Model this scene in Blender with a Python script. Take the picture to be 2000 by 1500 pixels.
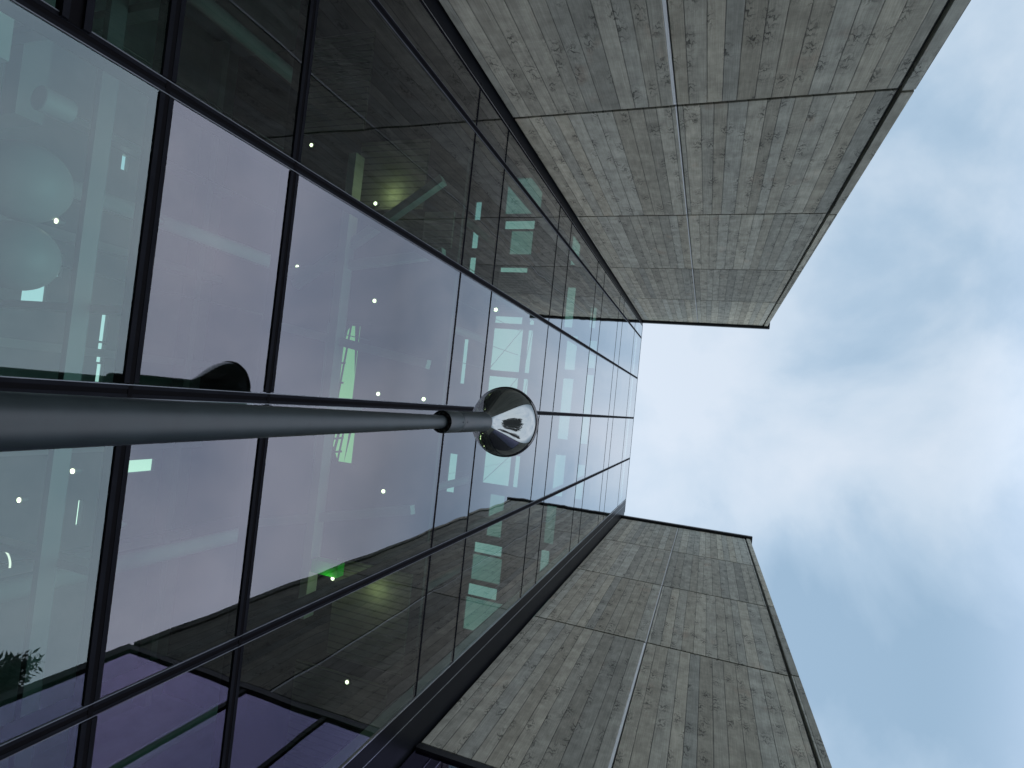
import bpy, bmesh, math, random
from mathutils import Vector, Matrix
for o in list(bpy.data.objects): bpy.data.objects.remove(o)
C = bpy.context.scene.collection
sc = bpy.context.scene
S = 3.0          # facade stands 3 m in front of the camera
EYE = 1.6        # camera height above the paving
def P(x, y, z): return Vector((x*S, y*S, z*S + EYE))

# ------------------------------------------------------------------ camera
cam = bpy.data.objects.new('camera', bpy.data.cameras.new('camera')); C.objects.link(cam)
cam.data.sensor_width = 36.0; cam.data.lens = 19.752; cam.data.clip_end = 2000; cam.data.clip_start = 0.02
cam.matrix_world = Matrix(((-0.10277214, -0.99421622, 0.03117682, 0.0),
                           (-0.93889849, 0.08660792, -0.33311964, 0.0),
                           (0.3284928, -0.06350728, -0.94236899, EYE),
                           (0, 0, 0, 1)))
sc.camera = cam
# ------------------------------------------------------------------ node helpers
def newmat(name):
    m = bpy.data.materials.new(name); m.use_nodes = True; m.node_tree.nodes.clear(); return m
class NT:
    def __init__(s, tree): s.t = tree
    def n(s, typ, **kw):
        nd = s.t.nodes.new(typ)
        for k, v in kw.items():
            if k == 'ins':
                for i, val in v.items():
                    if hasattr(val, 'is_output') or isinstance(val, bpy.types.NodeSocket): s.t.links.new(val, nd.inputs[i])
                    else: nd.inputs[i].default_value = val
            else: setattr(nd, k, v)
        return nd
    def math(s, op, a, b=None, c=None, clamp=False):
        ins = {0: a}
        if b is not None: ins[1] = b
        if c is not None: ins[2] = c
        return s.n('ShaderNodeMath', operation=op, use_clamp=clamp, ins=ins).outputs[0]
    def mix(s, f, a, b, blend='MIX'):
        nd = s.n('ShaderNodeMix', data_type='RGBA', blend_type=blend)
        for i, v in ((0, f), (6, a), (7, b)):
            if isinstance(v, bpy.types.NodeSocket): s.t.links.new(v, nd.inputs[i])
            else: nd.inputs[i].default_value = v
        return nd.outputs[2]
    def ramp(s, f, stops, interp='LINEAR'):
        nd = s.n('ShaderNodeValToRGB'); cr = nd.color_ramp; cr.interpolation = interp
        while len(cr.elements) < len(stops): cr.elements.new(0.5)
        for e, (p, c) in zip(cr.elements, stops):
            e.position = p; e.color = c if len(c) == 4 else (*c, 1)
        s.t.links.new(f, nd.inputs[0]); return nd.outputs[0]
    def link(s, a, b): s.t.links.new(a, b)
def g(v): return (v, v, v, 1)
# ------------------------------------------------------------------ world: overcast daylight
SUN_EL, SUN_AZ = math.radians(38), math.radians(25)
w = bpy.data.worlds.new("World"); sc.world = w; w.use_nodes = True; w.node_tree.nodes.clear()
N = NT(w.node_tree)
sky = N.n('ShaderNodeTexSky', sky_type='NISHITA', sun_disc=False, sun_elevation=SUN_EL, sun_rotation=SUN_AZ, air_density=1.2, dust_density=3.0)
bg1 = N.n('ShaderNodeBackground', ins={0: sky.outputs[0], 1: 0.05})
tc = N.n('ShaderNodeTexCoord'); d = tc.outputs['Generated']
sep = N.n('ShaderNodeSeparateXYZ', ins={0: d})
mp = N.n('ShaderNodeMapping', ins={0: d, 1: (3.1, 0.7, 1.9), 3: (1.0, 1.0, 1.0)})
n1 = N.n('ShaderNodeTexNoise', ins={'Vector': mp.outputs[0], 'Scale': 3.1, 'Detail': 9.0, 'Roughness': 0.53, 'Distortion': 0.25}).outputs[0]
n2 = N.n('ShaderNodeTexNoise', ins={'Vector': mp.outputs[0], 'Scale': 1.25, 'Detail': 3.0, 'Roughness': 0.5}).outputs[0]
cl = N.math('ADD', N.math('MULTIPLY', n1, 0.62), N.math('MULTIPLY', n2, 0.38))
# thin bright cloud overhead, thicker and bluer gaps away from the zenith
dirb = N.n('ShaderNodeVectorMath', operation='DOT_PRODUCT', ins={0: d, 1: (0.0, 0.0, 1.0)}).outputs['Value']
cl = N.math('ADD', cl, N.math('MULTIPLY', N.math('SUBTRACT', dirb, 0.93), 0.5))
cl = N.math('ADD', cl, 0.022)
for dv, wd, am in (((0.325, -0.268, 0.907), 16.0, 0.11), ((-0.208, -0.198, 0.958), 75.0, 0.09), ((-0.45, -0.36, 0.82), 14.0, -0.02), ((0.05, -0.06, 0.99), 14.0, -0.08), ((-0.037, -0.316, 0.948), 28.0, 0.07)):
    dt = N.n('ShaderNodeVectorMath', operation='DOT_PRODUCT', ins={0: d, 1: dv}).outputs['Value']
    bl = N.math('POWER', 2.718, N.math('MULTIPLY', N.math('SUBTRACT', 1.0, dt), -wd))
    cl = N.math('SUBTRACT', cl, N.math('MULTIPLY', bl, am))
skycol = N.ramp(cl, [(0.36, (0.31, 0.455, 0.59)), (0.45, (0.43, 0.57, 0.70)), (0.53, (0.60, 0.71, 0.81)), (0.62, (0.71, 0.79, 0.87))])
# the lower cloud deck behind the camera is greyer and brighter
lowcol = N.ramp(N.math('ADD', N.math('MULTIPLY', n1, 0.75), N.math('MULTIPLY', n2, 0.25)), [(0.36, (0.55, 0.62, 0.72)), (0.60, (0.92, 0.92, 0.96))])
lowcol = N.mix(1.0, lowcol, (2.9, 2.95, 3.2, 1), 'MULTIPLY')
lowf = N.math('MULTIPLY', N.math('SUBTRACT', N.math('MULTIPLY', sep.outputs[1], -1.0), 0.29), 2.6, clamp=True)
lowf = N.math('POWER', lowf, 1.9)
skycol = N.mix(lowf, skycol, lowcol)
bg2 = N.n('ShaderNodeBackground', ins={0: skycol, 1: 0.90})
ad = N.n('ShaderNodeAddShader', ins={0: bg1.outputs[0], 1: bg2.outputs[0]})
N.link(ad.outputs[0], N.n('ShaderNodeOutputWorld').inputs[0])
sun = bpy.data.objects.new('sun', bpy.data.lights.new('sun', 'SUN')); C.objects.link(sun)
sun.data.energy = 0.5; sun.data.angle = math.radians(25); sun.data.color = (1, 0.96, 0.9)
sd = Vector((math.sin(SUN_AZ)*math.cos(SUN_EL), math.cos(SUN_AZ)*math.cos(SUN_EL), math.sin(SUN_EL)))
sun.rotation_euler = sd.to_track_quat('Z', 'Y').to_euler()
sc.view_settings.view_transform = 'Standard'; sc.view_settings.look = 'None'
sc.view_settings.exposure = 0.0; sc.view_settings.gamma = 1
sc.render.engine = 'CYCLES'
sc.cycles.max_bounces = 12; sc.cycles.transparent_max_bounces = 16; sc.cycles.glossy_bounces = 8

# ------------------------------------------------------------------ materials
def simple(name, col, rough=0.5, metal=0.0, noise=0.0, spec=0.5, nscale=4.0):
    m = newmat(name); n = NT(m.node_tree)
    b = n.n('ShaderNodeBsdfPrincipled', ins={'Roughness': rough, 'Metallic': metal, 'Specular IOR Level': spec})
    t = n.n('ShaderNodeTexCoord')
    nz = n.n('ShaderNodeTexNoise', ins={'Vector': t.outputs['Object'], 'Scale': nscale, 'Detail': 6.0, 'Roughness': 0.6}).outputs[0]
    lo = tuple(c*(1-noise) for c in col); hi = tuple(min(1, c*(1+noise)) for c in col)
    n.link(n.ramp(nz, [(0.3, lo), (0.7, hi)]), b.inputs['Base Color'])
    n.link(n.math('ADD', rough-0.05, n.math('MULTIPLY', nz, 0.1), clamp=True), b.inputs['Roughness'])
    n.link(b.outputs[0], n.n('ShaderNodeOutputMaterial').inputs[0]); return m
def emit(name, col, s):
    m = newmat(name); n = NT(m.node_tree)
    e = n.n('ShaderNodeEmission', ins={0: (*col, 1), 1: s})
    n.link(e.outputs[0], n.n('ShaderNodeOutputMaterial').inputs[0]); return m
def glass(name, stops, tint, trans, wav=0.004):
    """coated facade glass: mirror layer that grows towards grazing angles over a tinted clear body"""
    m = newmat(name); n = NT(m.node_tree)
    t = n.n('ShaderNodeTexCoord'); oi = n.n('ShaderNodeObjectInfo')
    off = n.n('ShaderNodeCombineXYZ', ins={0: n.math('MULTIPLY', oi.outputs['Random'], 37.0), 1: 0.0, 2: n.math('MULTIPLY', oi.outputs['Random'], 91.0)})
    v = n.n('ShaderNodeVectorMath', operation='ADD', ins={0: t.outputs['Object'], 1: off.outputs[0]}).outputs[0]
    nz = n.n('ShaderNodeTexNoise', ins={'Vector': v, 'Scale': 0.9, 'Detail': 1.0, 'Roughness': 0.35}).outputs[0]
    bump = n.n('ShaderNodeBump', ins={'Strength': 1.0, 'Distance': wav, 'Height': nz})
    lw = n.n('ShaderNodeLayerWeight', ins={'Blend': 0.5})
    fac = n.ramp(lw.outputs['Facing'], [(p, g(c)) for p, c in stops])
    gcol = n.ramp(lw.outputs['Facing'], [(p, c) for p, c in tint])
    gl = n.n('ShaderNodeBsdfGlossy', ins={'Color': gcol, 'Roughness': 0.0, 'Normal': bump.outputs[0]})
    tr = n.n('ShaderNodeBsdfTransparent', ins={0: (*trans, 1)})
    mx = n.n('ShaderNodeMixShader', ins={0: fac, 1: tr.outputs[0], 2: gl.outputs[0]})
    du = n.n('ShaderNodeTexNoise', ins={'Vector': n.n('ShaderNodeVectorMath', operation='MULTIPLY', ins={0: v, 1: (14.0, 14.0, 0.8)}).outputs[0], 'Scale': 1.0, 'Detail': 6.0, 'Roughness': 0.7}).outputs[0]
    df = n.n('ShaderNodeBsdfDiffuse', ins={0: (0.5, 0.5, 0.48, 1)})
    mx = n.n('ShaderNodeMixShader', ins={0: n.math('MULTIPLY', n.math('SUBTRACT', du, 0.45, clamp=True), 0.035), 1: mx.outputs[0], 2: df.outputs[0]})
    n.link(mx.outputs[0], n.n('ShaderNodeOutputMaterial').inputs[0]); return m
GT = [(0.0, (0.84, 0.88, 1.0)), (0.3, (0.90, 0.92, 1.0)), (0.6, (0.98, 0.96, 1.0)), (0.9, (0.98, 0.99, 1.0))]
M = {}
M['glass'] = glass('coated_glass', [(0.0, 0.07), (0.30, 0.095), (0.48, 0.15), (0.60, 0.30), (0.72, 0.58), (0.83, 0.80), (1.0, 0.97)], GT, (0.42, 0.65, 0.55), 0.006)
M['clear'] = glass('clear_glass', [(0.0, 0.065), (0.30, 0.085), (0.55, 0.15), (0.85, 0.6), (1.0, 0.95)], [(0, (0.75, 0.95, 0.95)), (1, (0.9, 1, 1))], (0.62, 0.86, 0.80), 0.002)
M['violet'] = glass('violet_glass', [(0.0, 0.16), (0.5, 0.40), (1.0, 0.97)], [(0, (0.66, 0.56, 0.95)), (1, (0.78, 0.70, 1.0))], (0.3, 0.36, 0.5), 0.002)
M['frame'] = simple('frame_metal', (0.009, 0.010, 0.013), 0.7, 0.0, 0.25, spec=0.03)
M['framel'] = simple('frame_metal_edge', (0.10, 0.115, 0.13), 0.4, 0.4, 0.2)
M['gasket'] = simple('gasket_black', (0.006, 0.006, 0.007), 0.8, spec=0.02)
M['clad'] = simple('cladding_metal', (0.008, 0.009, 0.011), 0.35, 0.0, 0.2, spec=0.07)
M['edge'] = simple('bare_edge', (0.55, 0.58, 0.60), 0.35, 0.9, 0.1)
M['prof'] = simple('joint_profile', (0.62, 0.65, 0.64), 0.5, 0, 0.1)
M['cap'] = simple('coping_metal', (0.008, 0.009, 0.011), 0.5, 0.2, 0.2)
M['capl'] = simple('coping_light', (0.30, 0.34, 0.38), 0.4, 0.6, 0.2)
M['lamp'] = simple('lamp_paint', (0.020, 0.029, 0.031), 0.42, 0.05, 0.18, nscale=9, spec=0.35)
M['lampd'] = simple('lamp_inner', (0.012, 0.013, 0.014), 0.45, 0.2, 0.2)
M['bolt'] = simple('bolt_steel', (0.10, 0.095, 0.085), 0.3, 0.8)
M['lid'] = simple('lid_gloss', (0.015, 0.017, 0.018), 0.12, 0.0)
M['mirror'] = simple('reflector_mirror', (0.20, 0.225, 0.22), 0.05, 0.8, 0.02)
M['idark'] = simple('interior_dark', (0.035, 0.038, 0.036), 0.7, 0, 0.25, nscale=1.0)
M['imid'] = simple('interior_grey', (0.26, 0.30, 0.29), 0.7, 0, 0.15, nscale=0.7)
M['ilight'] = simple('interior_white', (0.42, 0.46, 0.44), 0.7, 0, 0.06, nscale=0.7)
M['gpaint'] = simple('green_paint', (0.03, 0.75, 0.06), 0.6)
M['globe'] = simple('globe_shade', (0.27, 0.31, 0.30), 0.45, 0, 0.05)
M['steel'] = simple('interior_steel', (0.12, 0.13, 0.13), 0.5, 0.5, 0.1)
M['glow'] = emit('lamp_glow', (1.0, 0.88, 0.60), 5)
M['ring'] = emit('ring_glow', (1.0, 0.95, 0.80), 1.1)
M['asphalt'] = simple('paving', (0.17, 0.17, 0.16), 0.85, 0, 0.35, nscale=0.8)
M['bark'] = simple('bark', (0.07, 0.055, 0.04), 0.9, 0, 0.4, nscale=14)
M['leaf'] = simple('leaf', (0.045, 0.075, 0.03), 0.5, 0, 0.4, nscale=3)
def slats():
    m = newmat('slatted_soffit'); n = NT(m.node_tree)
    t = n.n('ShaderNodeTexCoord'); sp = n.n('ShaderNodeSeparateXYZ', ins={0: t.outputs['Object']})
    fr = n.math('FRACT', n.math('MULTIPLY', sp.outputs[0], 9.0))
    ln = n.math('GREATER_THAN', fr, 0.22)
    nz = n.n('ShaderNodeTexNoise', ins={'Vector': t.outputs['Object'], 'Scale': 1.3, 'Detail': 3.0}).outputs[0]
    c = n.mix(n.math('MULTIPLY', ln, nz), (0.10, 0.11, 0.08, 1), (0.34, 0.35, 0.26, 1))
    b = n.n('ShaderNodeBsdfPrincipled', ins={'Base Color': c, 'Roughness': 0.7})
    n.link(b.outputs[0], n.n('ShaderNodeOutputMaterial').inputs[0]); return m
M['slat'] = slats()
def tinted(name, c):
    m = newmat(name); n = NT(m.node_tree)
    lw = n.n('ShaderNodeFresnel', ins={0: 1.45})
    tr = n.n('ShaderNodeBsdfTransparent', ins={0: (*c, 1)}); gl = n.n('ShaderNodeBsdfGlossy', ins={'Roughness': 0.0})
    mx = n.n('ShaderNodeMixShader', ins={0: lw.outputs[0], 1: tr.outputs[0], 2: gl.outputs[0]})
    n.link(mx.outputs[0], n.n('ShaderNodeOutputMaterial').inputs[0]); return m
M['roofglass'] = tinted('rooflight_glass', (0.60, 0.76, 0.67))
M['dimglass'] = tinted('lit_ceiling_glass', (0.24, 0.36, 0.30))  # dim tint imitates the glow of green-lit ceilings
M['greenglass'] = tinted('green_glass', (0.30, 0.58, 0.22))

def concrete():
    m = newmat('board_marked_concrete'); n = NT(m.node_tree)
    t = n.n('ShaderNodeTexCoord'); oi = n.n('ShaderNodeObjectInfo')
    rnd = oi.outputs['Random']
    sp = n.n('ShaderNodeSeparateXYZ', ins={0: t.outputs['Object']})
    sx, v = sp.outputs[0], sp.outputs[2]
    u = n.math('ADD', n.math('ADD', sp.outputs[1], n.math('MULTIPLY', sx, 0.37)), n.math('MULTIPLY', rnd, 53.0))
    un = n.math('MULTIPLY', u, 1/0.195)
    vor = n.n('ShaderNodeTexVoronoi', voronoi_dimensions='1D', feature='F1', ins={'W': un, 'Scale': 1.0, 'Randomness': 0.55})
    vde = n.n('ShaderNodeTexVoronoi', voronoi_dimensions='1D', feature='DISTANCE_TO_EDGE', ins={'W': un, 'Scale': 1.0, 'Randomness': 0.55})
    bid = n.n('ShaderNodeSeparateColor', ins={0: vor.outputs['Color']})
    b1, b2, b3 = bid.outputs[0], bid.outputs[1], bid.outputs[2]
    vv = n.math('ADD', v, n.math('MULTIPLY', b1, 40.0))      # every board has its own run of grain
    # knots: 2D cells stretched along the board
    kc = n.n('ShaderNodeCombineXYZ', ins={0: n.math('MULTIPLY', u, 5.1), 1: n.math('MULTIPLY', vv, 2.1), 2: 0.0})
    kv = n.n('ShaderNodeTexVoronoi', voronoi_dimensions='2D', feature='F1', ins={'Vector': kc.outputs[0], 'Scale': 1.0, 'Randomness': 1.0})
    kd = kv.outputs['Distance']
    kidx = n.n('ShaderNodeSeparateColor', ins={0: kv.outputs['Color']}).outputs[0]
    has = n.math('GREATER_THAN', kidx, 0.50)
    kf = n.math('MULTIPLY', n.math('POWER', 2.718, n.math('MULTIPLY', n.math('MULTIPLY', kd, kd), -9.0)), has)
    # zig-zag ripple marks across the board at the knots
    nzd = n.n('ShaderNodeTexNoise', ins={'Vector': n.n('ShaderNodeCombineXYZ', ins={0: n.math('MULTIPLY', u, 14.0), 1: n.math('MULTIPLY', vv, 5.0), 2: 3.0}).outputs[0], 'Scale': 1.0, 'Detail': 4.0, 'Roughness': 0.6}).outputs[0]
    rip = n.math('SINE', n.math('ADD', n.math('MULTIPLY', vv, 48.0), n.math('MULTIPLY', nzd, 26.0)))
    rip = n.math('MULTIPLY', n.math('SUBTRACT', rip, 0.15, clamp=True), 1.2)
    kmark = n.math('MULTIPLY', kf, rip)
    # grain along the board, bending round knots
    gu = n.math('ADD', n.math('MULTIPLY', u, 95.0), n.math('MULTIPLY', kf, 3.0))
    gr = n.n('ShaderNodeTexNoise', ins={'Vector': n.n('ShaderNodeCombineXYZ', ins={0: gu, 1: n.math('MULTIPLY', vv, 1.6), 2: b2}).outputs[0], 'Scale': 1.0, 'Detail': 5.0, 'Roughness': 0.65, 'Distortion': 0.5}).outputs[0]
    # fine saw marks across
    sw = n.n('ShaderNodeTexNoise', ins={'Vector': n.n('ShaderNodeCombineXYZ', ins={0: n.math('MULTIPLY', u, 6.0), 1: n.math('MULTIPLY', vv, 120.0), 2: b3}).outputs[0], 'Scale': 1.0, 'Detail': 2.0}).outputs[0]
    # cloudy staining over the whole panel
    st = n.n('ShaderNodeTexNoise', ins={'Vector': n.n('ShaderNodeCombineXYZ', ins={0: n.math('MULTIPLY', u, 2.4), 1: n.math('MULTIPLY', v, 3.6), 2: rnd}).outputs[0], 'Scale': 1.0, 'Detail': 7.0, 'Roughness': 0.62}).outputs[0]
    st2 = n.n('ShaderNodeTexNoise', ins={'Vector': n.n('ShaderNodeCombineXYZ', ins={0: n.math('MULTIPLY', u, 11.0), 1: n.math('MULTIPLY', vv, 4.2), 2: rnd}).outputs[0], 'Scale': 1.0, 'Detail': 5.0, 'Roughness': 0.6}).outputs[0]
    tone = n.math('ADD', n.math('MULTIPLY', n.math('SUBTRACT', b3, 0.5), 0.36), 1.0)
    tone = n.math('MULTIPLY', tone, n.math('ADD', 0.90, n.math('MULTIPLY', rnd, 0.2)))
    tone = n.math('MULTIPLY', tone, n.math('ADD', 0.52, n.math('MULTIPLY', st, 0.96)))
    tone = n.math('MULTIPLY', tone, n.math('ADD', 0.58, n.math('MULTIPLY', st2, 0.84)))
    tone = n.math('MULTIPLY', tone, n.math('ADD', 0.52, n.math('MULTIPLY', gr, 0.98)))
    tone = n.math('MULTIPLY', tone, n.math('ADD', 0.88, n.math('MULTIPLY', sw, 0.24)))
    tone = n.math('MULTIPLY', tone, n.math('SUBTRACT', 1.0, n.math('MULTIPLY', kmark, 0.75)))
    tone = n.math('MULTIPLY', tone, n.math('SUBTRACT', 1.0, n.math('MULTIPLY', kf, 0.06)))
    seam = n.math('SUBTRACT', 1.0, n.math('MULTIPLY', vde.outputs['Distance'], 22.0), clamp=True)
    sb = n.n('ShaderNodeTexNoise', ins={'Vector': n.n('ShaderNodeCombineXYZ', ins={0: n.math('MULTIPLY', b1, 20.0), 1: n.math('MULTIPLY', v, 1.7), 2: rnd}).outputs[0], 'Scale': 1.0, 'Detail': 6.0, 'Roughness': 0.75}).outputs[0]
    sb = n.math('MULTIPLY', n.math('SUBTRACT', sb, 0.30), 4.0, clamp=True)
    seamd = n.math('MULTIPLY', seam, sb)
    tone = n.math('MULTIPLY', tone, n.math('SUBTRACT', 1.0, n.math('MULTIPLY', seamd, 0.85)))
    base = n.mix(b2, (0.300, 0.308, 0.262, 1), (0.335, 0.322, 0.252, 1))
    rust = n.math('MULTIPLY', n.math('SUBTRACT', n.n('ShaderNodeTexNoise', ins={'Vector': n.n('ShaderNodeCombineXYZ', ins={0: n.math('MULTIPLY', u, 3.0), 1: n.math('MULTIPLY', v, 1.3), 2: n.math('ADD', rnd, 7.0)}).outputs[0], 'Scale': 1.0, 'Detail': 6.0}).outputs[0], 0.64), 4.0, clamp=True)
    base = n.mix(rust, base, (0.34, 0.27, 0.20, 1))
    col = n.mix(1.0, base, n.n('ShaderNodeCombineColor', ins={0: tone, 1: tone, 2: tone}).outputs[0], 'MULTIPLY')
    h = n.math('ADD', n.math('MULTIPLY', gr, 0.25), n.math('SUBTRACT', n.math('MULTIPLY', b3, 0.5), n.math('MULTIPLY', kmark, 0.9)))
    h = n.math('SUBTRACT', h, n.math('MULTIPLY', seam, 0.8))
    bump = n.n('ShaderNodeBump', ins={'Strength': 0.7, 'Distance': 0.006, 'Height': h})
    b = n.n('ShaderNodeBsdfPrincipled', ins={'Base Color': col, 'Roughness': 0.82, 'Specular IOR Level': 0.25, 'Normal': bump.outputs[0]})
    n.link(b.outputs[0], n.n('ShaderNodeOutputMaterial').inputs[0]); return m
M['conc'] = concrete()

# ------------------------------------------------------------------ mesh helpers
class MB:
    def __init__(s): s.v = []; s.f = []
    def quad(s, a, b, c, d):
        i = len(s.v); s.v += [Vector(a), Vector(b), Vector(c), Vector(d)]; s.f.append((i, i+1, i+2, i+3)); return s
    def box(s, x0, x1, y0, y1, z0, z1):           # in facade units
        i = len(s.v)
        for z in (z0, z1):
            for x, y in ((x0, y0), (x1, y0), (x1, y1), (x0, y1)): s.v.append(P(x, y, z))
        s.f += [tuple(i+k for k in q) for q in ((3, 2, 1, 0), (4, 5, 6, 7), (0, 1, 5, 4), (1, 2, 6, 5), (2, 3, 7, 6), (3, 0, 4, 7))]
        return s
    def bar(s, a, b, r, n=8, r2=None):
        a, b = Vector(a), Vector(b); d = (b-a).normalized()
        u = d.orthogonal().normalized(); w_ = d.cross(u); r2 = r if r2 is None else r2
        i = len(s.v)
        for p, rr in ((a, r), (b, r2)):
            for k in range(n):
                an = 2*math.pi*k/n; s.v.append(p + (u*math.cos(an)+w_*math.sin(an))*rr)
        for k in range(n): s.f.append((i+k, i+(k+1) % n, i+n+(k+1) % n, i+n+k))
        s.f.append(tuple(i+k for k in reversed(range(n)))); s.f.append(tuple(i+n+k for k in range(n)))
        return s
    def lathe(s, c, prof, n=64, ca=True, cb=True):  # profile of (radius, z) in metres round a vertical axis through c
        i = len(s.v)
        for r, z in prof:
            for k in range(n):
                an = 2*math.pi*k/n; s.v.append(Vector((c[0]+r*math.cos(an), c[1]+r*math.sin(an), c[2]+z)))
        for j in range(len(prof)-1):
            for k in range(n):
                s.f.append((i+j*n+k, i+j*n+(k+1) % n, i+(j+1)*n+(k+1) % n, i+(j+1)*n+k))
        if ca: s.f.append(tuple(i+k for k in reversed(range(n))))
        if cb: s.f.append(tuple(i+(len(prof)-1)*n+k for k in range(n)))
        return s
    def build(s, name, m, parent=None, origin=None, smooth=False, bevel=0):
        o_ = Vector(origin) if origin is not None else sum(s.v, Vector())/len(s.v)
        me = bpy.data.meshes.new(name); me.from_pydata([tuple(p-o_) for p in s.v], [], s.f)
        me.materials.append(M[m] if isinstance(m, str) else m); me.update()
        bm = bmesh.new(); bm.from_mesh(me); bmesh.ops.recalc_face_normals(bm, faces=bm.faces); bm.to_mesh(me); bm.free()
        if smooth:
            for p in me.polygons: p.use_smooth = True
        o = bpy.data.objects.new(name, me); C.objects.link(o); o.location = o_
        if parent is not None:
            o.parent = parent; o.location = o_ - world_loc(parent)
        if smooth:
            md = o.modifiers.new('es', 'EDGE_SPLIT'); md.split_angle = math.radians(40)
        if bevel:
            md = o.modifiers.new('bv', 'BEVEL'); md.width = bevel; md.segments = 2; md.limit_method = 'ANGLE'
        return o
def world_loc(o):
    l = Vector(o.location)
    while o.parent is not None: o = o.parent; l += Vector(o.location)
    return l
def tag(o, label=None, cat=None, group=None, kind=None):
    for k, v in (('label', label), ('category', cat), ('group', group), ('kind', kind)):
        if v: o[k] = v
    return o
def empty(name, loc):
    o = bpy.data.objects.new(name, None); C.objects.link(o); o.location = loc; return o

# ------------------------------------------------------------------ ground
gm = MB(); gm.quad((-400, -400, 0), (400, -400, 0), (400, 400, 0), (-400, 400, 0))
tag(gm.build('paving', 'asphalt', origin=(0, 0, 0)), kind='structure')

# ================================================================== the building
B = empty('office_building', (0, S, 0))
tag(B, 'tall office building with a mirrored glass front between two board-marked grey concrete wings', 'building')
GR = -EYE/S      # ground level in facade units
XS = [-1.275, -1.0975, -0.5161, 0.0536, 0.6317, 1.208]
ZS = [GR, -0.58+0.33, 0.7406, 1.0838, 2.0632, 2.4124, 3.4003, 3.7204, 4.7089, 5.055, 6.0087, 6.3299, 7.38, 8.17]
ZS[1] = -0.24
FR = 0.0155
for i in range(len(XS)-1):
    for j in range(len(ZS)-1):
        x0, x1, z0, z1 = XS[i]+0.004, XS[i+1]-0.004, ZS[j]+0.004, ZS[j+1]-0.004
        mb = MB(); mb.quad(P(x0, 1, z0), P(x1, 1, z0), P(x1, 1, z1), P(x0, 1, z1))
        mb.build('glass_pane', 'clear' if j < 2 else 'glass', B)
# mullions: two slim bars with a black joint between, deep box behind the glass
for k, x in enumerate(XS[:-1]):
    z1 = 8.17
    r = 0.0115 if k else 0.006
    mb = MB()
    mb.box(x-r, x-0.0045, 0.9975, 1.010, GR, z1); mb.box(x+0.0045, x+r, 0.9975, 1.010, GR, z1)
    mu = mb.build('mullion', 'frame', B)
    MB().box(x-0.0045, x+0.0045, 0.9985, 1.008, GR, z1).build('joint', 'gasket', mu)
    if k: MB().box(x-r-0.0018, x-r-0.0002, 0.9972, 0.9995, GR, z1).box(x+r+0.0002, x+r+0.0018, 0.9972, 0.9995, GR, z1).build('edge_bead', 'framel', mu)
    MB().box(x-r*0.9, x+r*0.9, 1.0102, 1.055, GR, z1).build('inner_post', 'clad', mu)
for j, z in enumerate(ZS[1:-1]):
    x0, x1 = XS[0]-0.02, XS[-1]
    mb = MB(); FR = 0.0140 if 2 <= j+1 <= 3 else 0.0060; jw = 0.0045 if FR > 0.01 else 0.0025; yf = 0.9965 if FR > 0.01 else 0.9988
    for a, b in zip([x0]+XS[1:-1], XS[1:-1]+[x1]):
        a2 = a+0.0155 if a != x0 else a; b2 = b-0.0155 if b != x1 else b
        mb.box(a2, b2, yf, 1.009, z-FR, z-jw); mb.box(a2, b2, yf, 1.009, z+jw, z+FR)
    tr = mb.build('transom', 'frame', B)
    MB().box(x0, x1, yf+0.0008, 1.0075, z-jw, z+jw).build('joint', 'gasket', tr)
    if FR < 0.01: continue
    mb = MB()
    for a, b in zip([x0]+XS[1:-1], XS[1:-1]+[x1]):
        mb.box(a+0.013, b-0.013, 1.0098, 1.03, z-FR*0.8, z+FR*0.8)
    mb.build('inner_rail', 'clad', tr)
# short thick frame beside the lower left pane
mb = MB(); mb.box(-1.0975+FR, -0.5161-FR, 0.9905, 1.0095, 0.553, 0.563); mb.box(-1.0975+FR, -0.5161-FR, 0.9905, 1.0095, 0.585, 0.597)
o = mb.build('transom', 'frame', B); MB().box(-1.0975+FR, -0.5161-FR, 0.996, 1.02, 0.563, 0.585).build('joint', 'gasket', o)
MB().box(-1.275, 1.40, 0.9975, 1.06, 8.172, 8.186).build('parapet', 'capl', B)
# dark cladding between glass and concrete
MB().box(-1.354, -1.279, 0.9995, 1.06, GR, 8.17).build('corner_cladding', 'clad', B)
MB().box(-1.279, -1.2770, 0.9975, 1.05, GR, 8.17).build('edge_trim', 'edge', B)
MB().box(1.2145, 1.2845, 0.996, 1.06, GR, 8.17).build('corner_cladding', 'clad', B)
MB().box(1.2110, 1.2145, 0.9945, 1.05, GR, 8.17).build('edge_trim', 'edge', B)
MB().box(1.2865, 1.440, 0.9985, 1.06, GR, 8.13).build('corner_cladding', 'clad', B)
MB().box(1.2845, 1.2865, 0.9945, 1.05, GR, 8.17).build('edge_trim', 'edge', B)

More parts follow.
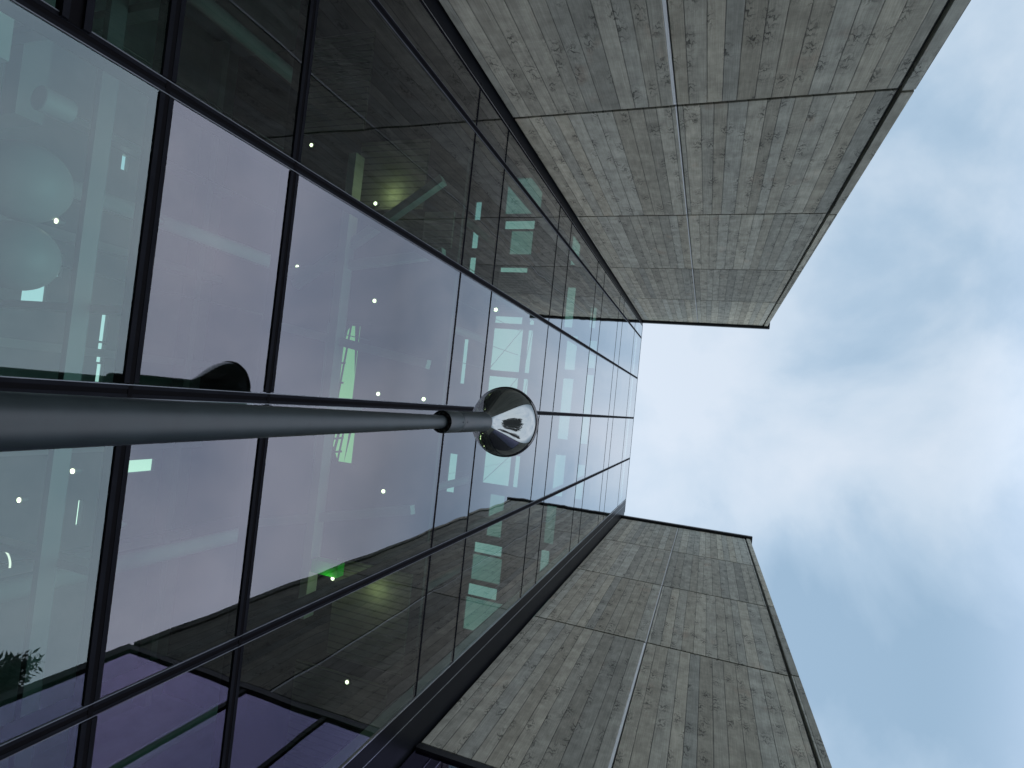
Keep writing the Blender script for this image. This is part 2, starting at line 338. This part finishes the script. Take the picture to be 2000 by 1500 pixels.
# concrete wings
def wing(sx, xf, zj, top, zb, label):
    """sx: direction away from the court; xf: face; zj: joint heights"""
    T = 0.024
    xb = xf + sx*2.2
    def bx(mb, a, b, *r): return mb.box(min(a, b), max(a, b), *r)
    core = bx(MB(), xf+sx*T, xb, -0.60, 0.9965, zb, top).build('concrete_wing', 'idark', B, bevel=0)
    core['label'] = label
    G = 0.0075
    ys = [(0.245+G, 0.985), (-0.567, 0.245-G)]
    for z0, z1 in zip(zj[:-1], zj[1:]):
        sw_ = 0.013 if z0 < 2.3 else 0.0065
        ys = [(0.245+sw_, 0.985), (-0.567, 0.245-0.006)]
        bx(MB(), xf+sx*0.003, xf+sx*(T-0.001), 0.2445, 0.2435+sw_, z0+G, z1-G).build('joint_profile', 'prof', core)
        for k, (y0, y1) in enumerate(ys):
            e = 0.001*k
            bx(MB(), xf+e*sx, xf+sx*(T-0.001), y0, y1, z0+G, z1-G).build('concrete_panel', 'conc', core, bevel=0.006)
        # corner strip returning round the outer edge of the wing
        bx(MB(), xf-sx*0.004, xf+sx*0.30, -0.628, -0.583, z0+G+0.012, z1-G+0.012).build('corner_strip', 'conc', core, bevel=0.006)
        bx(MB(), xf+sx*0.31, xb, -0.628, -0.601, z0+G, z1-G).build('front_panel', 'conc', core, bevel=0.006)
    bx(MB(), xf-sx*0.034, xb, -0.655, 0.996, top+0.002, top+0.06).build('coping', 'cap', core)
    return core
ZF1 = [GR, 1.075, 2.4258, 3.7763, 5.1504, 6.501, 8.012]
wing(-1, -1.332, ZF1, 8.012, GR, 'board-marked concrete wing at the top of the picture')
ZF2 = [2.125, 3.7164, 5.0224, 6.3707, 7.79]
w2 = wing(1, 1.42, ZF2, 7.79, 2.125, 'board-marked concrete wing at the bottom of the picture')
# glazed base below the second wing
MB().box(1.414, 3.6, -0.628, 0.985, 2.085, 2.118).build('sill', 'cap', B)
MB().box(1.414, 1.46, -0.63, -0.575, GR, 2.085).build('corner_post', 'clad', B)
yb = [-0.575, 0.15, 0.575, 0.985]
for a, b in zip(yb[:-1], yb[1:]):
    MB().quad(P(1.426, a, GR), P(1.426, b, GR), P(1.426, b, 2.084), P(1.426, a, 2.084)).build('side_glass', 'violet', B)
for y in yb[1:-1]:
    MB().box(1.418, 1.45, y-0.011, y+0.011, GR, 2.084).build('side_mullion', 'clad', B)
MB().box(1.46, 3.6, -0.60, 0.996, GR, 2.08).build('base_core', 'idark', B)

# ------------------------------------------------------------------ interior
def warm(x, y, z, e):
    l = bpy.data.objects.new('spot_beam', bpy.data.lights.new('spot_beam', 'POINT')); C.objects.link(l)
    l.data.energy = e; l.data.color = (1, 0.85, 0.5); l.data.shadow_soft_size = 0.05; l.location = P(x, y, z)
RZ = 8.0
SK = [  # rooflights x0,x1,y0,y1; last row added to stand in for green-lit ceilings
 (-2.78, -2.64, 2.73, 3.22), (-2.05, -1.97, 2.77, 3.22), (-1.29, -1.18, 2.77, 3.22), (-1.10, -0.45, 2.74, 3.22),
 (-1.10, -0.45, 2.58, 2.66), (-1.29, -1.18, 2.58, 2.66), (-0.36, 0.30, 2.74, 3.22), (-0.36, 0.30, 2.58, 2.66), (0.80, 1.27, 2.72, 3.15),
 (0.40, 0.70, 2.72, 3.15), (0.80, 1.27, 2.58, 2.66), (2.17, 2.33, 2.72, 3.17), (2.80, 2.98, 2.73, 3.20), (-3.09, -2.79, 3.64, 3.75), (-2.70, -2.34, 3.64, 3.75),
 (-2.2, -1.9, 3.64, 3.75), (-0.9, -0.2, 3.62, 3.70), (0.9, 1.5, 3.60, 3.74), (-1.77, -1.17, 1.99, 2.12), (-0.42, 0.47, 1.89, 2.05),
 (0.7, 1.3, 1.89, 2.05), (-1.05, -0.55, 1.89, 2.05), (2.1, 2.6, 1.99, 2.12), (-2.6, -2.1, 1.99, 2.12), (-1.48, -1.18, 1.65, 1.74), (-0.5, 0.5, 1.60, 1.72), (0.8, 1.3, 1.60, 1.72), (-1.0, -0.6, 1.60, 1.72),
 (-1.0, 0.30, 5.62, 6.2), (0.42, 1.30, 5.5, 6.0), (-2.6, -1.6, 5.2, 5.9), (2.0, 3.0, 4.6, 5.2),
 (-3.45, -2.88, 2.66, 3.24), (-2.62, -2.25, 2.74, 3.10), (-3.1, -2.62, 1.93, 2.14), (2.35, 2.74, 2.70, 3.18), (3.0, 3.5, 2.60, 3.22), (1.42, 2.05, 2.76, 3.0), (2.62, 3.2, 1.92, 2.16), (1.45, 2.0, 1.95, 2.1)]
ux = sorted(set([-6, 6]+[a for q in SK for a in q[:2]])); uy = sorted(set([1.06, 9]+[a for q in SK for a in q[2:]]))
def covered(x, y): return any(a < x < b and c < y < d for a, b, c, d in SK)
mb = MB()
nx, ny = len(ux)-1, len(uy)-1
sol = [[not covered((ux[i]+ux[i+1])/2, (uy[j]+uy[j+1])/2) for j in range(ny)] for i in range(nx)]
z0, z1 = RZ, RZ+0.05
for i in range(nx):
    for j in range(ny):
        if not sol[i][j]: continue
        a, b, c, d = ux[i], ux[i+1], uy[j], uy[j+1]
        mb.quad(P(a, c, z0), P(a, d, z0), P(b, d, z0), P(b, c, z0)); mb.quad(P(a, c, z1), P(b, c, z1), P(b, d, z1), P(a, d, z1))
        for di, dj, e in ((-1, 0, (a, c, a, d)), (1, 0, (b, d, b, c)), (0, -1, (b, c, a, c)), (0, 1, (a, d, b, d))):
            ii, jj = i+di, j+dj
            if not (0 <= ii < nx and 0 <= jj < ny) or not sol[ii][jj]:
                mb.quad(P(e[0], e[1], z0), P(e[2], e[3], z0), P(e[2], e[3], z1), P(e[0], e[1], z1))
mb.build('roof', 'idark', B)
for k, (a, b, c, d) in enumerate(SK):
    MB().quad(P(a, c, RZ+0.025), P(b, c, RZ+0.025), P(b, d, RZ+0.025), P(a, d, RZ+0.025)).build('rooflight', 'greenglass' if k in (28, 29) else 'dimglass' if k > 31 else 'roofglass', B)  # dim panes are added openings imitating green-lit ceilings
# outer envelope
WN = [(-1.46, -1.12, 5.05, 5.45), (-1.09, -0.66, 4.98, 5.30), (-0.72, -0.28, 6.08, 6.2), (-0.25, 0.05, 6.08, 6.2), (0.08, 0.36, 6.1, 6.22), (-3.25, -3.0, 6.08, 6.2),
      (2.2, 2.6, 6.08, 6.16), (-1.25, -0.9, 6.7, 6.82), (-0.86, -0.42, 6.7, 6.82), (1.63, 1.85, 6.7, 7.3), (-2.2, -1.9, 5.0, 5.3), (-2.4, -2.2, 6.7, 6.85)]
bx_ = sorted(set([-6, 6]+[a for q in WN for a in q[:2]])); bz_ = sorted(set([GR, RZ+0.05]+[a for q in WN for a in q[2:]]))
mb = MB()
for a, b in zip(bx_[:-1], bx_[1:]):
    for c, d in zip(bz_[:-1], bz_[1:]):
        if any(q[0] < (a+b)/2 < q[1] and q[2] < (c+d)/2 < q[3] for q in WN): continue
        mb.box(a, b, 9, 9.1, c, d)
mb.build('back_wall', 'imid', B)
for q in WN: MB().quad(P(q[0], 9.05, q[2]), P(q[1], 9.05, q[2]), P(q[1], 9.05, q[3]), P(q[0], 9.05, q[3])).build('window', 'roofglass', B)
MB().box(-6.1, -6, 1.06, 9.1, GR, RZ+0.05).build('side_wall', 'imid', B)
MB().box(6, 6.1, 1.06, 9.1, GR, RZ+0.05).build('side_wall', 'imid', B)
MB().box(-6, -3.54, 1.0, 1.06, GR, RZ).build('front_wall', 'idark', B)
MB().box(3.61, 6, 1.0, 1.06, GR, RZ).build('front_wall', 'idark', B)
# gallery slab with void towards the green rooflights
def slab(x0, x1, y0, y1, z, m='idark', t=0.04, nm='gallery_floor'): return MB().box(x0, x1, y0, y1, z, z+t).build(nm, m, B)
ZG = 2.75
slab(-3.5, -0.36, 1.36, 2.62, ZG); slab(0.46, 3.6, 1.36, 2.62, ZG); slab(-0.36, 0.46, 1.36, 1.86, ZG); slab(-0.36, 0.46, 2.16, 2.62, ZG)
# slatted soffit panels below the gallery
for q in ((-1.42, -1.02, 1.60, 2.05), (-2.1, -1.5, 2.05, 2.5), (0.98, 1.52, 1.42, 1.9), (1.6, 2.2, 1.5, 2.1), (-1.0, -0.8, 1.40, 1.58)):
    slab(*q, ZG-0.02, 'slat', 0.015, 'soffit_panel')
# slatted soffits under the roof beside the wings
for q in ((-1.95, -1.35, 2.8, 3.2),):
    slab(*q, RZ-0.06, 'slat', 0.02, 'soffit_panel')
# deep lower floors seen through the clear panes
slab(-5.9, 5.9, 4.9, 8.9, 1.7, 'imid', 0.12); slab(-5.9, -1.15, 3.3, 4.9, 1.7, 'imid', 0.12); slab(1.2, 5.9, 3.3, 4.9, 1.7, 'idark', 0.12)
for x in (-2.4, -0.9, 0.2, 1.25, 2.6):
    MB().bar(P(x, 3.35, GR), P(x, 3.35, RZ), 0.16, 20).build('column', 'imid', B, smooth=True)
for y in (2.2, 2.9, 3.6):
    MB().box(-3, 3, y, y+0.03, 1.38, 1.44).build('beam', 'steel', B)
for x in (-1.35, -0.2, 0.75):
    MB().box(x, x+0.03, 2.0, 4.9, 1.445, 1.50).build('beam', 'steel', B)
# trusses below the green rooflights
for x0, x1, y0, y1 in ((-1.0, 0.30, 5.62, 6.2), (0.42, 1.30, 5.5, 6.0)):
    mb = MB()
    for k in range(5):
        x = x0+(x1-x0)*k/4.0
        mb.bar(P(x, y0, RZ-0.3), P(x+0.1, y1, RZ-0.35), 0.05, 6)
    for k in range(4): mb.bar(P(x0, y0+(y1-y0)*k/3.0, RZ-0.25), P(x1, y0+(y1-y0)*(k+0.6)/3.0, RZ-0.25), 0.05, 6)
    mb.bar(P(x0, y0+0.1, RZ-0.2), P(x1, y1-0.25, RZ-0.2), 0.07, 6)
    mb.build('roof_truss', 'steel', B)
mb = MB()  # added dark triangles that trim the light of the green rooflights to slivers
for tri in (((-1.02, 5.76), (-1.02, 6.22), (-0.30, 6.22)), ((-1.02, 5.60), (-0.15, 5.60), (-1.02, 5.70)), ((0.40, 5.48), (0.40, 5.56), (1.32, 5.62)), ((0.75, 6.02), (1.32, 6.02), (1.32, 5.72))):
    mb.quad(P(*tri[0], RZ-0.04), P(*tri[1], RZ-0.04), P(*tri[2], RZ-0.04), P((tri[0][0]+tri[2][0])/2, (tri[0][1]+tri[2][1])/2, RZ-0.04))
mb.build('rooflight_blocker', 'idark', B)
MB().box(0.97, 1.04, 1.80, 1.97, 2.60, 2.66).build('green_panel', 'gpaint', B)
warm(1.07, 1.85, 2.57, 1.6)
# thin bracing wires crossing the large rooflights
mb = MB()
for a, b, c, d in SK[3:9]: mb.bar(P(a, c, RZ-0.03), P(b, d, RZ-0.03), 0.012, 5)
mb.build('bracing_rod', 'steel', B)
for z in (2.3, 3.6, 4.9, 6.2, 7.4):
    if z in (4.9, 6.2): continue
    MB().box(-5.9, 5.9, 8.7, 8.98, z, z+0.12).build('balcony_edge', 'ilight', B)
for x in (-3.4, -1.75, -0.15, 1.3, 2.95):
    MB().box(x, x+0.12, 8.75, 8.985, GR, RZ-0.01).build('pilaster', 'ilight', B)
for (x0, y0, x1, y1) in ((-1.15, 1.45, -0.55, 2.35), (-0.15, 1.42, -0.30, 2.4), (0.62, 1.42, 0.85, 2.4), (-0.75, 1.40, -0.62, 2.4)):
    MB().bar(P(x0, y0, 2.66), P(x1, y1, 2.66), 0.10, 4).build('ceiling_beam', 'ilight', B)
MB().box(-1.3, 1.3, 1.98, 2.03, 2.60, 2.68).build('ceiling_beam', 'ilight', B)
# light wall behind the clear panes
MB().box(-1.9, -1.0, 2.4, 2.45, GR, 1.2).build('partition', 'ilight', B)

# ------------------------------------------------------------------ spotlights inside (lit)
DL = [((-1.42, 2.40), 'in the dark upper reflection beside the mullion crossing', 2.74), ((-1.05, 1.90), 'next to the yellow-lit soffit in the upper reflection', 2.74), ((-0.674, 2.40), 'close to the left edge of the lilac centre pane', 2.74),
      ((-0.488, 1.834), 'in the upper middle of the lilac centre pane', 2.74), ((0.036, 1.456), 'above the post, the one nearer the lamp collar', 2.74), ((0.034, 1.743), 'above the post, level with the green rooflight', 2.74),
      ((0.563, 1.642), 'alone below the post in the lilac pane', 2.74), ((1.093, 1.905), 'beside the vivid green panel', 2.74), ((1.626, 1.738), 'lowest of all, in the dark lower reflection', 2.74),
      ((-0.49, 1.140), 'right above the round lamp head', 2.86)]
def spot(loc, lab):
    e = empty('ceiling_spotlight', loc)
    tag(e, 'lit ceiling spotlight behind glass, ' + lab, 'ceiling light', 'lit spotlights behind the glass')
    MB().lathe(loc, [(0.050, 0.012), (0.055, 0.06), (0.040, 0.10)], 16).build('housing', 'steel', e, smooth=True)
    MB().lathe(loc, [(0.031, 0.0), (0.031, 0.011)], 16).build('lens', 'glow', e)
for (x, y), lab, z in DL:
    p = P(x, y, z)+Vector((0, 0, -0.08)); spot(p, lab)
for (px, y, z), lab in (((-0.583, 2.763, 1.62), 'between the two round pendant discs'), ((-0.584, 2.165, 1.62), 'seen beside the frame above the mirrored lamp'),
                        ((0.475, 2.46, 1.62), 'highest one in the lower left clear pane'), ((0.643, 2.77, 1.62), 'leftmost one in the lower left clear pane'), ((0.649, 2.168, 1.62), 'low beside the lower thick transom')):
    spot(P(px, y, z), lab)
warm(-1.10, 1.80, ZG-0.09, 3.0); warm(1.10, 1.62, ZG-0.09, 2.5)

# round pendant discs and ring lamp
def globe(x, y, z, r, lab):
    c = P(x, y, z); e = empty('pendant_lamp', c); tag(e, lab, 'pendant lamp')
    prof = [(max(0.004, r*math.sin(math.pi*k/24)), -r*math.cos(math.pi*k/24)) for k in range(1, 24)]
    MB().lathe(c, prof, 64).build('shade', 'globe', e, smooth=True)
    MB().bar(c+Vector((0, 0, r)), Vector((c.x, c.y, P(0, 0, RZ).z)), 0.012, 6).build('cable', 'steel', e)
globe(-0.709, 2.787, 1.50, 0.50, 'large pale round globe pendant behind the left glass, upper of two')
globe(-0.393, 2.766, 1.50, 0.43, 'pale round globe pendant behind the left glass, lower of two')
globe(-1.50, 2.78, 1.50, 0.45, 'pale globe pendant cut off near the upper left corner')
c = P(-1.071, 2.769, 1.5); e = empty('pendant_lamp', c); tag(e, 'small pale drum pendant high behind the left glass', 'pendant lamp')
MB().lathe(c, [(0.15, 0.0), (0.16, 0.01), (0.16, 0.36), (0.14, 0.38)], 40).build('shade', 'globe', e, smooth=True)
MB().bar(c+Vector((0, 0, 0.38)), Vector((c.x, c.y, P(0, 0, RZ).z)), 0.012, 6).build('cable', 'steel', e)
c = P(0.86, 2.62, 1.5); e = empty('ring_lamp', c); tag(e, 'lamp of two thin lit arcs hanging behind the lower left clear pane', 'pendant lamp')
for k, dy in enumerate((0.0, -0.0)):
    pass
def torus(c, R_, r_, a0, a1, n=48):
    mb = MB()
    for k in range(n):
        t0, t1 = a0+(a1-a0)*k/n, a0+(a1-a0)*(k+1)/n
        mb.bar(Vector((c.x+R_*math.cos(t0), c.y+R_*math.sin(t0), c.z)), Vector((c.x+R_*math.cos(t1), c.y+R_*math.sin(t1), c.z)), r_, 6)
    return mb
torus(c, 0.17, 0.011, math.radians(85), math.radians(275)).build('ring', 'ring', e)
torus(c+Vector((0.02, 0.42, 0.0)), 0.17, 0.011, math.radians(85), math.radians(275)).build('ring', 'ring', e)
MB().bar(c+Vector((0, -0.17, 0.012)), c+Vector((0, 0.60, 0.012)), 0.008, 6).build('rail', 'steel', e)
MB().bar(c+Vector((0.0, 0, 0)), Vector((c.x+0.0, c.y, P(0, 0, RZ).z)), 0.004, 5).build('cable', 'steel', e)

# ------------------------------------------------------------------ street lamp
LX, LY = 0.056*S, 0.514*S
L = empty('street_lamp', (LX, LY, 0)); tag(L, 'slender tapered dark grey lamp post with a round mirrored trumpet head', 'street lamp')
zc0 = 1.045*S+EYE; zn = 1.275*S+EYE; zl = 1.42*S+EYE
MB().lathe((LX, LY, 0), [(0.090, 0.0), (0.080, 1.6), (0.0705, 0.28*S+EYE), (0.0415, zc0), (0.040, zc0+0.05)], 48).build('pole', 'lamp', L, smooth=True)
MB().lathe((LX, LY, 0), [(0.13, 0.0), (0.13, 0.02), (0.088, 0.03)], 40).build('base_plate', 'lamp', L, smooth=True)
MB().lathe((LX, LY, 0), [(0.0655, zc0+0.012), (0.0700, zc0), (0.0712, zc0+0.004), (0.0712, zc0+0.200), (0.0700, zc0+0.203)], 64, False, True).build('collar', 'lamp', L, smooth=True)
MB().lathe((LX, LY, 0), [(0.0425, zc0+0.014), (0.0655, zc0+0.014), (0.0655, zc0+0.03), (0.0425, zc0+0.03)], 48, False, False).build('collar_ring', 'lampd', L)
for k in range(10):
    an = 2*math.pi*(k+0.3)/10; cx, cy = LX+0.055*math.cos(an), LY+0.055*math.sin(an)
    MB().lathe((cx, cy, 0), [(0.0065, zc0+0.005), (0.0075, zc0+0.008), (0.0075, zc0+0.014)], 10).build('bolt', 'bolt', L)
MB().lathe((LX, LY, 0), [(0.0700, zc0+0.205), (0.0712, zc0+0.208), (0.0712, zn-0.004), (0.0695, zn)], 64).build('neck', 'lamp', L, smooth=True)
mb = MB()   # two small screws on the seam side facing the camera
for dz in (0.17, 0.235):
    a = Vector((LX-0.004, LY-0.0705, zc0+dz)); mb.bar(a, a+Vector((0, -0.0018, 0)), 0.0045, 10)
mb.build('screw', 'gasket', L)
prof = []
H = zl-zn
for k in range(41):
    t = k/40.0
    q = t**0.92; r = 0.066+0.206*(0.88*q*q*(3-2*q)+0.12*t)
    prof.append((r, zn+t*H))
MB().lathe((LX, LY, 0), prof, 128, False, False).build('reflector', 'mirror', L, smooth=True)
MB().lathe((LX, LY, 0), [(0.266, zl-0.004), (0.276, zl-0.008), (0.283, zl+0.002), (0.285, zl+0.016), (0.278, zl+0.032), (0.24, zl+0.05), (0.12, zl+0.07), (0.01, zl+0.075)], 128).build('lid', 'lid', L, smooth=True)

# ------------------------------------------------------------------ trees behind the camera (seen mirrored in glass and lamp)
def tree(base, height, crown_c, crown_r, nclump, seed, lab, leaf=0.09, limbs=None, rad=1.0):
    rng = random.Random(seed)
    T = empty('tree', base); tag(T, lab, 'tree')
    mb = MB(); b = Vector(base); top = Vector(crown_c)
    pts = [b, b.lerp(top, 0.5)+Vector((0.15, 0.1, 0)), top]
    mb.bar(pts[0], pts[1], 0.16, 12, 0.11); mb.bar(pts[1], pts[2], 0.11, 12, 0.05)
    ends = []
    for k in range(nclump):
        dv = Vector((rng.gauss(0, 1), rng.gauss(0, 1), rng.gauss(0, 1))).normalized()*(rng.random()**0.4)
        e = top+Vector((dv.x*crown_r[0], dv.y*crown_r[1], dv.z*crown_r[2])); ends.append(e)
    if limbs: ends += [Vector(l) for l in limbs]
    for e in ends:
        s = pts[1].lerp(pts[2], rng.uniform(0.1, 0.9)); mid = s.lerp(e, 0.5)+Vector((0, 0, -0.15))
        mb.bar(s, mid, 0.03, 5, 0.016); mb.bar(mid, e, 0.016, 5, 0.005)
    mb.build('trunk', 'bark', T, smooth=True)
    lf = MB()
    for e in ends:
        s = pts[1].lerp(pts[2], 0.6); ax = (e-s).normalized()
        for k in range(170):
            q = rng.random(); c0 = e - ax*0.55*q + Vector((rng.gauss(0, .13), rng.gauss(0, .13), rng.gauss(0, .10)))*rad
            d_ = (ax*0.6+Vector((rng.gauss(0, 1), rng.gauss(0, 1), rng.gauss(0, .8)))).normalized()
            sd_ = d_.orthogonal().normalized(); sd_.rotate(Matrix.Rotation(rng.uniform(0, 6.28), 3, d_))
            l_ = leaf*rng.uniform(0.7, 1.3); w_ = l_*0.15
            lf.quad(c0, c0+d_*l_*0.45+sd_*w_, c0+d_*l_, c0+d_*l_*0.45-sd_*w_)
    lf.build('crown', 'leaf', T)
tree((6.62, -6.39, 0), 6.5, (6.22, -6.09, 7.4), (1.1, 1.1, 0.9), 40, 3, 'leafy tree behind the camera, its branch tip mirrored in the lower left glass',
     limbs=[(4.91, -3.76, 7.86), (4.94, -4.04, 7.87), (4.95, -4.15, 7.73), (5.28, -4.17, 7.73), (5.46, -4.23, 7.93), (5.58, -4.3, 7.69), (5.16, -3.99, 7.9), (5.22, -4.37, 7.66), (5.59, -4.58, 7.91), (5.52, -4.74, 7.75)], leaf=0.13, rad=0.4)
tree((0.4, -11.5, 0), 12, (0.9, -10.5, 6.5), (5.5, 1.6, 1.5), 200, 8, 'broad tree across the square, mirrored as a dark shape in the lamp head', leaf=0.26)
